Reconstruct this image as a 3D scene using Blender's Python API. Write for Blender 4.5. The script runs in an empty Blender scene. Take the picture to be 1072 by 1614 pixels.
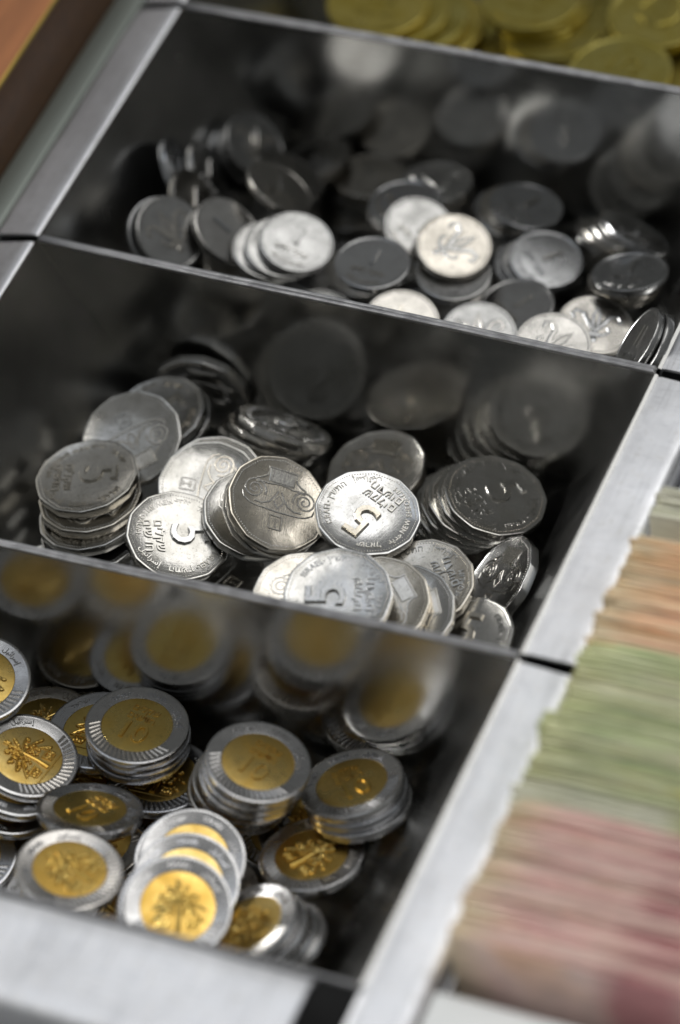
import bpy, bmesh, math, random
from mathutils import Matrix, Vector, Euler
R = random.Random(11)
U = 0.001                                   # everything below is written in millimetres
sc = bpy.context.scene
COL = sc.collection

# ------------------------------------------------------------------ camera
cam_d = bpy.data.cameras.new('camera')
cam = bpy.data.objects.new('camera', cam_d); COL.objects.link(cam)
cam.location = (405.649*U, -370.612*U, 627.104*U)
cam.rotation_euler = (0.7272758, 0.1440396, 0.3999579)
cam_d.sensor_fit = 'HORIZONTAL'; cam_d.sensor_width = 36.0; cam_d.lens = 208.263
cam_d.clip_start = 0.02; cam_d.clip_end = 50.0
cam_d.dof.use_dof = True
cam_d.dof.focus_distance = 0.8785
cam_d.dof.aperture_fstop = 9.0
sc.camera = cam

# ------------------------------------------------------------------ room light (dim) and the ceiling lamps
w = bpy.data.worlds.new('World'); sc.world = w; w.use_nodes = True
bg = w.node_tree.nodes['Background']
bg.inputs[0].default_value = (0.98, 1.0, 1.0, 1); bg.inputs[1].default_value = 0.165

def area(name, direction, dist, sx, sy, power, col, roll=0.0):
    d = bpy.data.lights.new(name, 'AREA'); d.shape = 'RECTANGLE'; d.size = sx; d.size_y = sy
    d.energy = power; d.color = col
    o = bpy.data.objects.new(name, d); COL.objects.link(o)
    v = Vector(direction).normalized()
    o.location = Vector((85*U, 130*U, 0)) + v*dist
    q = (-v).to_track_quat('-Z', 'Y')
    o.rotation_euler = (q.to_matrix() @ Matrix.Rotation(roll, 3, 'Z')).to_euler()
    return o
cl = area('ceiling_lamp', (0.25, 0.43, 0.86), 1.62, 0.94, 1.50, 7.7, (1.0, 0.985, 0.96))
cl.rotation_euler = (0, 0, 0)                # hangs level, facing straight down
cl2 = area('second_ceiling_lamp', (-0.26, 0.27, 0.93), 1.5, 0.55, 0.80, 0.9, (0.82, 0.89, 1.0))
cl2.rotation_euler = (0, 0, 0)
area('side_lamp', (-0.95, -0.06, 0.31), 1.4, 0.75, 0.75, 30.0, (1.0, 0.985, 0.96))   # from the left, over the wooden board

sc.view_settings.view_transform = 'Standard'; sc.view_settings.look = 'None'
sc.view_settings.exposure = 0.34; sc.view_settings.gamma = 1.0
sc.cycles.max_bounces = 10; sc.cycles.glossy_bounces = 8; sc.cycles.diffuse_bounces = 3
sc.cycles.use_denoising = True
sc.cycles.sample_clamp_indirect = 6.0

# ------------------------------------------------------------------ materials
def mat(name):
    m = bpy.data.materials.new(name); m.use_nodes = True
    nt = m.node_tree; b = nt.nodes['Principled BSDF']
    return m, nt, b
def noise(nt, scale, detail=4, rough=0.55, vec=None, dim='3D'):
    n = nt.nodes.new('ShaderNodeTexNoise'); n.inputs['Scale'].default_value = scale
    n.inputs['Detail'].default_value = detail; n.inputs['Roughness'].default_value = rough
    if vec is not None: nt.links.new(vec, n.inputs['Vector'])
    return n
def coords(nt, kind='Object', scale=(1, 1, 1), loc=(0, 0, 0), rnd=False):
    t = nt.nodes.new('ShaderNodeTexCoord'); mp = nt.nodes.new('ShaderNodeMapping')
    mp.inputs['Scale'].default_value = scale; mp.inputs['Location'].default_value = loc
    nt.links.new(t.outputs[kind], mp.inputs['Vector'])
    if rnd:
        oi = nt.nodes.new('ShaderNodeObjectInfo'); mu = nt.nodes.new('ShaderNodeMath'); mu.operation = 'MULTIPLY'
        mu.inputs[1].default_value = 37.0; nt.links.new(oi.outputs['Random'], mu.inputs[0])
        cx = nt.nodes.new('ShaderNodeCombineXYZ'); nt.links.new(mu.outputs[0], cx.inputs[0]); nt.links.new(mu.outputs[0], cx.inputs[1])
        nt.links.new(cx.outputs[0], mp.inputs['Location'])
    return mp.outputs[0]
def ramp(nt, fac, stops):
    r = nt.nodes.new('ShaderNodeValToRGB'); nt.links.new(fac, r.inputs[0])
    e = r.color_ramp.elements
    while len(e) < len(stops): e.new(0.5)
    for k, (p, c) in enumerate(stops):
        e[k].position = p; e[k].color = c if len(c) == 4 else (*c, 1)
    return r.outputs[0]
def g(v): return (v, v, v, 1)
def mapr(nt, fac, a, b, lo, hi):
    n = nt.nodes.new('ShaderNodeMapRange'); nt.links.new(fac, n.inputs[0])
    n.inputs[1].default_value = a; n.inputs[2].default_value = b; n.inputs[3].default_value = lo; n.inputs[4].default_value = hi
    return n.outputs[0]
def bump(nt, b, h, strength, dist):
    n = nt.nodes.new('ShaderNodeBump'); n.inputs['Strength'].default_value = strength; n.inputs['Distance'].default_value = dist
    nt.links.new(h, n.inputs['Height']); nt.links.new(n.outputs[0], b.inputs['Normal']); return n
def mixc(nt, fac, a, b, mode='MIX'):
    n = nt.nodes.new('ShaderNodeMix'); n.data_type = 'RGBA'; n.blend_type = mode
    if isinstance(fac, float): n.inputs[0].default_value = fac
    else: nt.links.new(fac, n.inputs[0])
    for i, c in ((6, a), (7, b)):
        if isinstance(c, tuple): n.inputs[i].default_value = c if len(c) == 4 else (*c, 1)
        else: nt.links.new(c, n.inputs[i])
    return n.outputs[2]

def steel(name, base, r0, r1, scale=45, stretch=(1, 1, 1), bumpy=0.0, metallic=1.0):
    m, nt, b = mat(name)
    v = coords(nt, 'Object', stretch)
    n = noise(nt, scale, 6, 0.6, v); n2 = noise(nt, scale*14, 3, 0.6, v)
    b.inputs['Metallic'].default_value = metallic
    nt.links.new(ramp(nt, n.outputs[0], [(0.3, [c*0.82 for c in base]), (0.7, base)]), b.inputs['Base Color'])
    nt.links.new(mapr(nt, n.outputs[0], 0.3, 0.7, r0, r1), b.inputs['Roughness'])
    if bumpy: bump(nt, b, n2.outputs[0], bumpy, 0.0004)
    return m
def coin_metal(name, base, dark, r0, r1, pit=0.25, wear=0.75, tints=None):
    m, nt, b = mat(name)
    v = coords(nt, 'Object', (1, 1, 1), rnd=True)
    big = noise(nt, 160, 5, 0.6, v); fine = noise(nt, 1500, 4, 0.7, v)
    sv = coords(nt, 'Object', (3500, 260, 1), rnd=True); scr = noise(nt, 1.0, 2, 0.5, sv)
    sv2 = coords(nt, 'Object', (240, 3000, 1), rnd=True); scr2 = noise(nt, 1.0, 2, 0.5, sv2)
    b.inputs['Metallic'].default_value = 1.0
    c1 = ramp(nt, big.outputs[0], [(0.36, dark), (0.64, base)])
    spots = ramp(nt, fine.outputs[0], [(0.30, g(0.55)), (0.44, g(1.0))])
    oi = nt.nodes.new('ShaderNodeObjectInfo')
    tint = ramp(nt, oi.outputs['Random'], tints or [(0.0, (1.06, 1.0, 0.90)), (0.35, (0.98, 0.97, 0.95)), (0.7, (0.80, 0.80, 0.79)), (1.0, (1.0, 1.02, 1.06))])
    c1 = mixc(nt, 1.0, c1, tint, 'MULTIPLY')
    nt.links.new(mixc(nt, wear, c1, mixc(nt, 1.0, c1, spots, 'MULTIPLY')), b.inputs['Base Color'])
    nt.links.new(mapr(nt, big.outputs[0], 0.3, 0.7, r1, r0), b.inputs['Roughness'])
    ad = nt.nodes.new('ShaderNodeMath'); ad.operation = 'MULTIPLY_ADD'; ad.inputs[1].default_value = 0.5
    nt.links.new(scr.outputs[0], ad.inputs[0]); nt.links.new(fine.outputs[0], ad.inputs[2])
    ad2 = nt.nodes.new('ShaderNodeMath'); ad2.operation = 'MULTIPLY_ADD'; ad2.inputs[1].default_value = 0.4
    nt.links.new(scr2.outputs[0], ad2.inputs[0]); nt.links.new(ad.outputs[0], ad2.inputs[2])
    bn = bump(nt, b, ad2.outputs[0], pit, 0.00006)
    wav = noise(nt, 210, 2, 0.5, v); b2 = nt.nodes.new('ShaderNodeBump'); b2.inputs['Strength'].default_value = 0.16; b2.inputs['Distance'].default_value = 0.0003
    nt.links.new(wav.outputs[0], b2.inputs['Height']); nt.links.new(b2.outputs[0], bn.inputs['Normal'])
    return m

M = {}
M['bin_steel'] = steel('polished_bin_steel', (0.52, 0.52, 0.505), 0.11, 0.25, 34, (1, 1, 1), 0.02)
M['scoop_steel'] = steel('scoop_steel', (0.42, 0.42, 0.41), 0.18, 0.28, 38, (1, 1, 1), 0.02)
def scuffed(name, base, metallic):
    m, nt, b = mat(name)
    v = coords(nt, 'Object'); big = noise(nt, 1.0, 6, 0.65, coords(nt, 'Object', (70, 14, 40))); mid = noise(nt, 330, 5, 0.7, v)
    sa = noise(nt, 1.0, 3, 0.6, coords(nt, 'Object', (1500, 60, 900))); sb = noise(nt, 1.0, 3, 0.6, coords(nt, 'Object', (160, 1700, 900)))
    c = ramp(nt, big.outputs[0], [(0.28, [x*0.66 for x in base]), (0.46, [x*0.90 for x in base]), (0.62, base)])
    c = mixc(nt, 0.8, c, mixc(nt, 1.0, c, ramp(nt, mid.outputs[0], [(0.28, (0.70, 0.68, 0.64)), (0.44, (1, 1, 1))]), 'MULTIPLY'))
    c = mixc(nt, 0.55, c, mixc(nt, 1.0, c, ramp(nt, sa.outputs[0], [(0.30, g(0.60)), (0.42, g(1.0))]), 'MULTIPLY'))
    c = mixc(nt, 0.45, c, mixc(nt, 1.0, c, ramp(nt, sb.outputs[0], [(0.30, g(0.60)), (0.42, g(1.0))]), 'MULTIPLY'))
    nt.links.new(c, b.inputs['Base Color']); b.inputs['Metallic'].default_value = metallic
    nt.links.new(mapr(nt, mid.outputs[0], 0.3, 0.7, 0.46, 0.30), b.inputs['Roughness'])
    ad = nt.nodes.new('ShaderNodeMath'); ad.operation = 'ADD'; nt.links.new(big.outputs[0], ad.inputs[0]); nt.links.new(sa.outputs[0], ad.inputs[1])
    bump(nt, b, ad.outputs[0], 0.08, 0.0006)
    return m
M['flange_steel'] = scuffed('scuffed_flange_steel', (0.88, 0.89, 0.92), 0.62)
M['hem_steel'] = steel('worn_hem_steel', (0.42, 0.42, 0.43), 0.28, 0.50, 300, (1, 1, 1), 0.25, 1.0)
M['nickel'] = coin_metal('worn_nickel', (0.62, 0.61, 0.59), (0.46, 0.45, 0.42), 0.17, 0.28, 0.30)
M['nickel_small'] = coin_metal('small_coin_nickel', (0.47, 0.47, 0.465), (0.34, 0.34, 0.335), 0.16, 0.28, 0.30)
M['ring_steel'] = coin_metal('ring_steel', (0.66, 0.66, 0.67), (0.50, 0.50, 0.51), 0.20, 0.33, 0.22)
M['centre_gold'] = coin_metal('centre_bronze', (0.80, 0.62, 0.24), (0.66, 0.46, 0.13), 0.24, 0.38, 0.18, tints=[(0.0, (1.0, 0.86, 0.62)), (0.4, (1.0, 1.0, 0.9)), (0.7, (0.84, 0.78, 0.66)), (1.0, (1.04, 1.04, 1.15))])
M['brass'] = coin_metal('dull_brass', (0.50, 0.43, 0.13), (0.34, 0.28, 0.06), 0.26, 0.40, 0.25)

def plain(name, col, rough, metallic=0.0, scale=90, var=0.25, bumpy=0.1, stretch=(1, 1, 1)):
    m, nt, b = mat(name)
    v = coords(nt, 'Object', stretch); n = noise(nt, scale, 6, 0.6, v)
    nt.links.new(ramp(nt, n.outputs[0], [(0.3, [c*(1-var) for c in col]), (0.7, [min(1, c*(1+var)) for c in col])]), b.inputs['Base Color'])
    b.inputs['Roughness'].default_value = rough; b.inputs['Metallic'].default_value = metallic
    bump(nt, b, n.outputs[0], bumpy, 0.0005)
    return m
M['board_face'] = plain('orange_brown_board', (0.30, 0.115, 0.04), 0.5, 0, 120, 0.30, 0.12, (1, 0.12, 1))
M['board_band'] = plain('olive_edge_band', (0.30, 0.20, 0.03), 0.5, 0, 60, 0.2, 0.05)
M['dark_base'] = plain('dark_drawer_base', (0.035, 0.035, 0.038), 0.5, 0, 50, 0.3, 0.1)
M['rail_grey'] = plain('grey_green_rail', (0.30, 0.33, 0.30), 0.42, 0.6, 40, 0.15, 0.05, (1, 0.2, 1))
M['pale_plastic'] = plain('pale_grey_tray', (0.66, 0.68, 0.68), 0.5, 0, 40, 0.06, 0.05)

def note_mat(name, cols, margin, spot, band):
    # printed paper: soft zones of ink, a pale left margin and one stronger ink patch further in
    m, nt, b = mat(name)
    v = coords(nt, 'Object', (26, 26, 26), rnd=True); z = noise(nt, 1.0, 3, 0.5, v)
    vf = coords(nt, 'Object', (160, 160, 420), rnd=True); f = noise(nt, 1.0, 4, 0.6, vf)
    c = ramp(nt, z.outputs[0], [(0.30, cols[0]), (0.45, cols[1]), (0.58, cols[2]), (0.72, cols[3])])
    tc = nt.nodes.new('ShaderNodeTexCoord'); sp = nt.nodes.new('ShaderNodeSeparateXYZ'); nt.links.new(tc.outputs['Object'], sp.inputs[0])
    wob = nt.nodes.new('ShaderNodeMath'); wob.operation = 'MULTIPLY_ADD'; wob.inputs[1].default_value = 0.02
    nt.links.new(z.outputs[0], wob.inputs[0]); nt.links.new(sp.outputs[0], wob.inputs[2])
    c = mixc(nt, mapr(nt, wob.outputs[0], 0.010, 0.020, 0.7, 0.0), c, margin)
    pk = mapr(nt, wob.outputs[0], 0.040, 0.046, 0.0, 1.0); pk2 = mapr(nt, wob.outputs[0], 0.054, 0.062, 1.0, 0.0)
    mu = nt.nodes.new('ShaderNodeMath'); mu.operation = 'MULTIPLY'; nt.links.new(pk, mu.inputs[0]); nt.links.new(pk2, mu.inputs[1])
    oi = nt.nodes.new('ShaderNodeObjectInfo')
    mu2 = nt.nodes.new('ShaderNodeMath'); mu2.operation = 'MULTIPLY'; nt.links.new(mu.outputs[0], mu2.inputs[0])
    nt.links.new(mapr(nt, oi.outputs['Random'], 0.45, 0.75, 0.0, 0.85), mu2.inputs[1])
    c = mixc(nt, mu2.outputs[0], c, spot)
    c = mixc(nt, 0.5, c, mixc(nt, 1.0, c, ramp(nt, f.outputs[0], [(0.35, g(0.60)), (0.6, g(1.0))]), 'MULTIPLY'))
    tint = ramp(nt, oi.outputs['Random'], [(0.0, (0.66, 0.64, 0.60)), (0.22, (0.92, 0.9, 0.88)), (0.6, (1.04, 1.04, 1.02)), (1.0, band)])
    nt.links.new(mixc(nt, 1.0, c, tint, 'MULTIPLY'), b.inputs['Base Color']); b.inputs['Roughness'].default_value = 0.7
    return m
M['note_orange'] = note_mat('orange_note_paper', [(0.84, 0.42, 0.25), (0.86, 0.57, 0.38), (0.86, 0.70, 0.50), (0.80, 0.52, 0.24)], (0.74, 0.70, 0.50), (0.46, 0.34, 0.02), (1, 0.84, 0.68))
M['note_green'] = note_mat('green_note_paper', [(0.40, 0.50, 0.27), (0.58, 0.62, 0.39), (0.69, 0.68, 0.50), (0.60, 0.54, 0.20)], (0.66, 0.66, 0.40), (0.60, 0.54, 0.03), (0.92, 1.0, 0.78))
M['note_pink'] = note_mat('pink_note_paper', [(0.80, 0.46, 0.45), (0.85, 0.61, 0.56), (0.86, 0.69, 0.62), (0.82, 0.55, 0.38)], (0.72, 0.68, 0.42), (0.50, 0.20, 0.22), (1, 0.84, 0.84))
M['note_grey'] = note_mat('grey_note_paper', [(0.64, 0.64, 0.52), (0.72, 0.72, 0.62), (0.78, 0.78, 0.68), (0.60, 0.62, 0.42)], (0.70, 0.70, 0.58), (0.36, 0.40, 0.05), (1, 1, 0.9))

# ------------------------------------------------------------------ object helpers
def new_mesh(name, verts, faces, m, smooth=False, sharp=None):
    me = bpy.data.meshes.new(name)
    me.from_pydata([(x*U, y*U, z*U) for x, y, z in verts], [], faces); me.update()
    me.materials.append(m)
    if smooth:
        me.shade_smooth()
        if sharp is not None: me.set_sharp_from_angle(angle=math.radians(sharp))
    return me
def put(name, me, parent=None):
    o = bpy.data.objects.new(name, me); COL.objects.link(o)
    if parent is not None: o.parent = parent
    return o
def thing(name, label, cat, loc=(0, 0, 0), group=None):
    o = bpy.data.objects.new(name, None); o.empty_display_size = 0.01; COL.objects.link(o)
    o.location = Vector(loc)*U; o['label'] = label; o['category'] = cat
    if group: o['group'] = group
    return o
def tag(o, label, cat, group=None):
    o['label'] = label; o['category'] = cat
    if group: o['group'] = group
    return o
class MB:
    def __init__(s): s.v = []; s.f = []
    def add(s, vs, fs):
        k = len(s.v); s.v += list(vs); s.f += [tuple(i+k for i in f) for f in fs]
    def strip(s, profiles, closed=False, caps=True):
        # profiles: list of cross-sections (same length); closed loops around
        n = len(profiles[0]); k = len(s.v)
        for p in profiles: s.v += list(p)
        for j in range(len(profiles)-1):
            for i in range(n if closed else n-1):
                a = k+j*n+i; b = k+j*n+(i+1) % n
                s.f.append((a, b, b+n, a+n))
        if caps and closed:
            s.f.append(tuple(k+i for i in reversed(range(n)))); e = k+(len(profiles)-1)*n
            s.f.append(tuple(e+i for i in range(n)))
    def mesh(s, name, m, smooth=True, sharp=35): 
        me = new_mesh(name, s.v, s.f, m)
        bm = bmesh.new(); bm.from_mesh(me); bmesh.ops.recalc_face_normals(bm, faces=bm.faces); bm.to_mesh(me); bm.free()
        if smooth: me.shade_smooth(); me.set_sharp_from_angle(angle=math.radians(sharp))
        return me
def bevel_box(name, x0, x1, y0, y1, z0, z1, bw, m, seg=2):
    me = bpy.data.meshes.new(name); bm = bmesh.new(); bmesh.ops.create_cube(bm, size=1)
    for v in bm.verts:
        v.co = Vector(((x0+x1)/2+v.co.x*(x1-x0), (y0+y1)/2+v.co.y*(y1-y0), (z0+z1)/2+v.co.z*(z1-z0)))*U
    bmesh.ops.bevel(bm, geom=list(bm.edges), offset=bw*U, segments=seg, affect='EDGES', profile=0.5)
    bm.to_mesh(me); bm.free(); me.materials.append(m); me.shade_smooth(); me.set_sharp_from_angle(angle=math.radians(50))
    return me

# ------------------------------------------------------------------ the cash drawer: base, rail, board
base = put('drawer_base', bevel_box('drawer_base', -30, 420, -70, 440, -64, -61, 0.5, M['dark_base'])); base['kind'] = 'structure'
M['board_side'] = plain('shaded_brown_board_side', (0.075, 0.032, 0.010), 0.5, 0, 300, 0.2, 0.06)  # board brown darkened for the inner face, its shade put into the colour
bd = thing('wooden_board', 'orange brown wooden side board of the cash drawer at the top left corner', 'board', (-21, 180, -61))
o = put('panel', bevel_box('panel', -129.2, -0.8, -230, 250, 0, 78.0, 0.4, M['board_face']), bd)
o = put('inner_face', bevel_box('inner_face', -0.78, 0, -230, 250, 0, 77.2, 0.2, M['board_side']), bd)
o = put('edge_band', bevel_box('edge_band', -0.75, 0.05, -230, 250, 77.22, 78.2, 0.25, M['board_band']), bd)
rl = thing('drawer_rail', 'grey green metal strip between the orange brown board and the coin bins', 'rail', (-17, 180, -61))
o = put('rail_strip', bevel_box('rail_strip', -3.9, 3.6, -235, 245, 0, 57.5, 0.8, M['rail_grey']), rl)

# ------------------------------------------------------------------ coin bins
W = 154.2
PZ = [0, -6, -13, -21.5, -28.5, -35, -40, -44, -47.5, -50.5, -52.8, -54.6, -56, -57.1, -57.8, -58]
PX = [0, 2.4, 5.4, 9.3, 13.1, 17.3, 20.8, 24.3, 27.7, 31.5, 34.9, 38.6, 42.4, 47, 52, 57]
def catmull(P, k=4):
    out = []
    for i in range(len(P)-1):
        p0 = P[max(0, i-1)]; p1 = P[i]; p2 = P[i+1]; p3 = P[min(len(P)-1, i+2)]
        for q in range(k):
            t = q/k
            out.append(tuple(0.5*(2*b+(c-a)*t+(2*a-5*b+4*c-d)*t*t+(3*b-a-3*c+d)*t**3) for a, b, c, d in zip(p0, p1, p2, p3)))
    return out+[P[-1]]
HALF = catmull(list(zip(PX, PZ)))
PROF = HALF + [(W/2, -58.05)] + [(W-x, z) for x, z in reversed(HALF)]
d3 = lambda x: 84.2+2.7*x/W
d2 = lambda x: 172.9-2.2*x/W
d1 = lambda x: 256.5+0.4*x/W
def plate(ya, yb, m):
    # end wall of a bin: fills the scoop outline between y=ya(x) and y=yb(x), with a rolled hem along its top edge
    mb = MB(); k = len(PROF)
    A = [(x, ya(x), z) for x, z in PROF]; B = [(x, yb(x), z) for x, z in PROF]
    mb.add(A+B, [tuple(range(k)), tuple(range(2*k-1, k-1, -1))] + [(i, (i+1) % k, k+(i+1) % k, k+i) for i in range(k)])
    wall = mb.mesh('end_wall', m); mb = MB(); secs = []
    for j in range(61):
        x = 0.4+(W-0.8)*j/60; c = (ya(x)+yb(x))/2+0.10*math.sin(x*0.045+ya(0)); dz = 0.16*math.sin(x*0.06+ya(0))+0.05*math.sin(x*0.37)-(0.14 if R.random() < 0.05 else 0)
        secs.append([(x, c+0.55*math.cos(t), dz*0.5+0.12+0.6*math.sin(t)) for t in [q*math.pi/5 for q in range(10)]])
    mb.strip(secs, True)
    return wall, mb.mesh('hem', M['hem_steel'])
def scoop(yf, yb):
    mb = MB(); secs = []
    inner = PROF; outer = []
    for i, (x, z) in enumerate(PROF):
        a = PROF[max(0, i-1)]; b = PROF[min(len(PROF)-1, i+1)]
        t = Vector((b[0]-a[0], b[1]-a[1])).normalized(); outer.append((x+t.y*0.8, z-t.x*0.8))
    loop = inner + outer[::-1]
    for q in range(7):
        s = q/6
        secs.append([(x, yf(x)+(yb(x)-yf(x))*s, z) for x, z in loop])
    mb.strip(secs, True)
    return mb.mesh('scoop', M['scoop_steel'])
def flange(x0, sgn, y0, y1, width=13.0, lip=8.5, tilt=0.0, ch0=0.0, ch1=0.0, name='flange', m=None):
    # folded rim: a rounded inner bend, a flat top, a rounded outer bend and a short downward lip
    P = [(0.35, -2.6), (0.15, -1.6), (-0.25, -0.75), (-0.9, -0.2), (-1.8, 0.0)]
    for q in range(1, 6): P.append((-1.8-(width-3.2)*q/5, -tilt*q/5))
    P += [(-width+0.6, -tilt-0.25), (-width+0.15, -tilt-0.8), (-width, -tilt-1.6), (-width, -tilt-lip)]
    Q = []
    for i, (x, z) in enumerate(P):
        a = P[max(0, i-1)]; b = P[min(len(P)-1, i+1)]
        t = Vector((b[0]-a[0], b[1]-a[1])).normalized(); Q.append((x-t.y*0.7, z+t.x*0.7))
    loop = P + [(x+0.0, z) for x, z in Q[::-1]]
    mb = MB(); secs = []; n = 41
    for j in range(n):
        s = j/(n-1); row = []
        for x, z in loop:
            dep = min(1, max(0, -x/width))
            a = y0+ch0*dep; b = y1-ch1*dep
            y = a+(b-a)*s
            wob = 0.22*math.sin(y*0.11+x0)+0.12*math.sin(y*0.31+1.3)+0.06*math.sin(y*0.83+x0*2)
            row.append((x0-sgn*x, y, z+wob*dep))
        secs.append(row)
    mb.strip(secs, True)
    return mb.mesh(name, m or M['flange_steel'], True, 40)
def coin_bin(label, yf, yb, fl=True):
    t = thing('coin_bin', label, 'coin bin', (0, 0, 0), 'steel bins of the cash drawer')
    put('scoop', scoop(yf, yb), t)
    for wa, wb in ((lambda x: yf(x)-0.75, lambda x: yf(x)-0.02), (lambda x: yb(x)+0.02, lambda x: yb(x)+0.75)):
        wm, hm = plate(wa, wb, M['bin_steel'])
        o = put('end_wall', wm, t); put('hem', hm, o)
    put('flange', flange(W, 1, yf(W)+(0.1 if yf(W) > 5 else -34), yb(W)-0.5, 13.2, 8.5, 0.0, 0.2, 0.9), t)
    put('flange', flange(0, -1, yf(0)+0.1, yb(0)-0.4, 12.6, 8.5, 2.2, 0.2, 0.6), t)
    return t
bin_gold = coin_bin('farthest steel bin at the top, holding dull yellow coins', lambda x: d1(x)+0.9, lambda x: 342.0+0*x)
bin_one = coin_bin('steel bin heaped with small round silver coins, behind the bin of many-sided coins', lambda x: d2(x)+0.9, lambda x: d1(x)-0.9)
bin_five = coin_bin('middle steel bin heaped with twelve-sided silver coins marked 5', lambda x: d3(x)+0.9, lambda x: d2(x)-0.9)
bin_ten = coin_bin('nearest steel bin, holding two-coloured coins with yellow centres', lambda x: 0.9+0*x, lambda x: d3(x)-0.9)
# the wide white front rim of the nearest bin
def front_rim(x0, x1, ya, yb, z, lip, m, name):
    P = [(0.25, -2.4), (0.05, -1.3), (-0.4, -0.5), (-1.3, 0.0)]
    wd = ya-yb
    for q in range(1, 7): P.append((-1.3-(wd-3)*q/6, 0.0))
    P += [(-wd+0.7, -0.3), (-wd+0.15, -0.9), (-wd, -1.7), (-wd, -lip)]
    Q = [(x, zz-0.8) for x, zz in P[3:-4]]
    loop = P + [(-wd+0.8, -lip), (-wd+0.8, -2.0)] + Q[::-1] + [(-0.5, -1.3), (-0.5, -2.4)]
    mb = MB(); secs = []
    for j in range(25):
        x = x0+(x1-x0)*j/24
        secs.append([(x, ya+y, z+zz+0.25*math.sin(x*0.07+y*0.2)+0.10*math.sin(x*0.23-y*0.3)) for y, zz in loop])
    mb.strip(secs, True)
    return mb.mesh(name, m, True, 40)
put('front_rim', front_rim(-14, 144.5, 0.05, -24.2, 0.0, 12, M['flange_steel'], 'front_rim'), bin_ten)

# ------------------------------------------------------------------ note tray on the right
nt_ = thing('note_tray', 'pale tray on the right with a white front rim, filled with banknotes', 'note tray', (168.4, 0, -61))
put('side_wall', bevel_box('side_wall', 0.2, 1.2, 6, 210, 0, 56, 0.3, M['flange_steel']), nt_)
put('side_wall', bevel_box('side_wall', 152, 153, -3, 210, 0, 60, 0.3, M['flange_steel']), nt_)
put('tray_floor', bevel_box('tray_floor', 1.3, 151.9, -3, 210, 0, 1.0, 0.3, M['dark_base']), nt_)
o = put('front_rim', front_rim(0.5, 153, 4.5, -31, 61.3, 12, M['pale_plastic'], 'front_rim'), nt_)

def note_mesh(name, L, H, seed):
    r = random.Random(seed); nx, nz = 22, 5
    a1, p1, k1 = r.uniform(0.15, 0.45), r.uniform(0, 6), r.uniform(0.03, 0.07)
    a2, p2, k2 = r.uniform(0.05, 0.16), r.uniform(0, 6), r.uniform(0.1, 0.22)
    ear = r.choice([0, 0, 0.3, 0.7])
    F = []; B = []
    for j in range(nz):
        for i in range(nx):
            x = L*i/(nx-1); z = H*j/(nz-1); s = j/(nz-1)
            y = (a1*math.sin(k1*x+p1)+a2*math.sin(k2*x+p2))*s - ear*max(0, 1-x/9)*s**3
            z2 = z - (0.25*ear*max(0, 1-x/7) if j == nz-1 else 0) + (0.12*math.sin(0.35*x+p2) if j == nz-1 else 0)
            F.append((x, y, z2)); B.append((x, y+0.30, z2))
    n = nx*nz; f = []
    for j in range(nz-1):
        for i in range(nx-1):
            a = j*nx+i; f += [(a, a+1, a+1+nx, a+nx), (n+a, n+a+nx, n+a+nx+1, n+a+1)]
    for i in range(nx-1):
        t = (nz-1)*nx+i; f += [(t, t+1, n+t+1, n+t), (i+1, i, n+i, n+i+1)]
    for j in range(nz-1):
        a = j*nx; b = a+nx-1; f += [(a, a+nx, n+a+nx, n+a), (b+nx, b, n+b, n+b+nx)]
    return F+B, f
shapes = [note_mesh('banknote', 128, 70, s) for s in range(7)]
NM = {}
for key in ('note_orange', 'note_green', 'note_pink', 'note_grey'):
    NM[key] = [new_mesh('banknote', v, f, M[key], True, 40) for v, f in shapes]
ZONES = [  # y from, y to, paper, label, group
 (7.0, 41, 'note_pink', 'pink banknote standing on edge in the near part of the note tray', 'pink banknotes standing on edge'),
 (41, 47, 'note_grey', 'grey olive banknote standing on edge between the pink and the green notes', 'grey olive banknotes between pink and green'),
 (47, 84, 'note_green', 'green banknote standing on edge in the middle of the note tray', 'green banknotes standing on edge'),
 (84, 113, 'note_orange', 'orange banknote standing on edge in the far part of the note tray', 'orange banknotes standing on edge'),
 (119, 127, 'note_grey', 'pale grey green banknote standing behind the orange notes at the right edge', 'pale banknotes behind the orange ones'),
]
for (ya, yb, key, lab, grp) in ZONES:
    y = ya; gx = 0.0; left = 0
    while y < yb:
        if left <= 0: gx = R.gauss(0, 0.75); glift = R.gauss(0, 0.7); left = R.randint(2, 7)
        left -= 1
        o = put('banknote', R.choice(NM[key]))
        lift = glift+R.gauss(0, 0.25)
        o.location = ((170.6+gx)*U+R.gauss(0, 0.12)*U, y*U, (-59.7+max(0, lift))*U)
        o.rotation_euler = (R.gauss(-0.06, 0.004), R.gauss(0, 0.006), R.gauss(-0.004, 0.003))
        tag(o, lab, 'banknote', grp)
        y += R.choice([0.36, 0.38, 0.4, 0.44, 0.5, 0.8])

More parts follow.
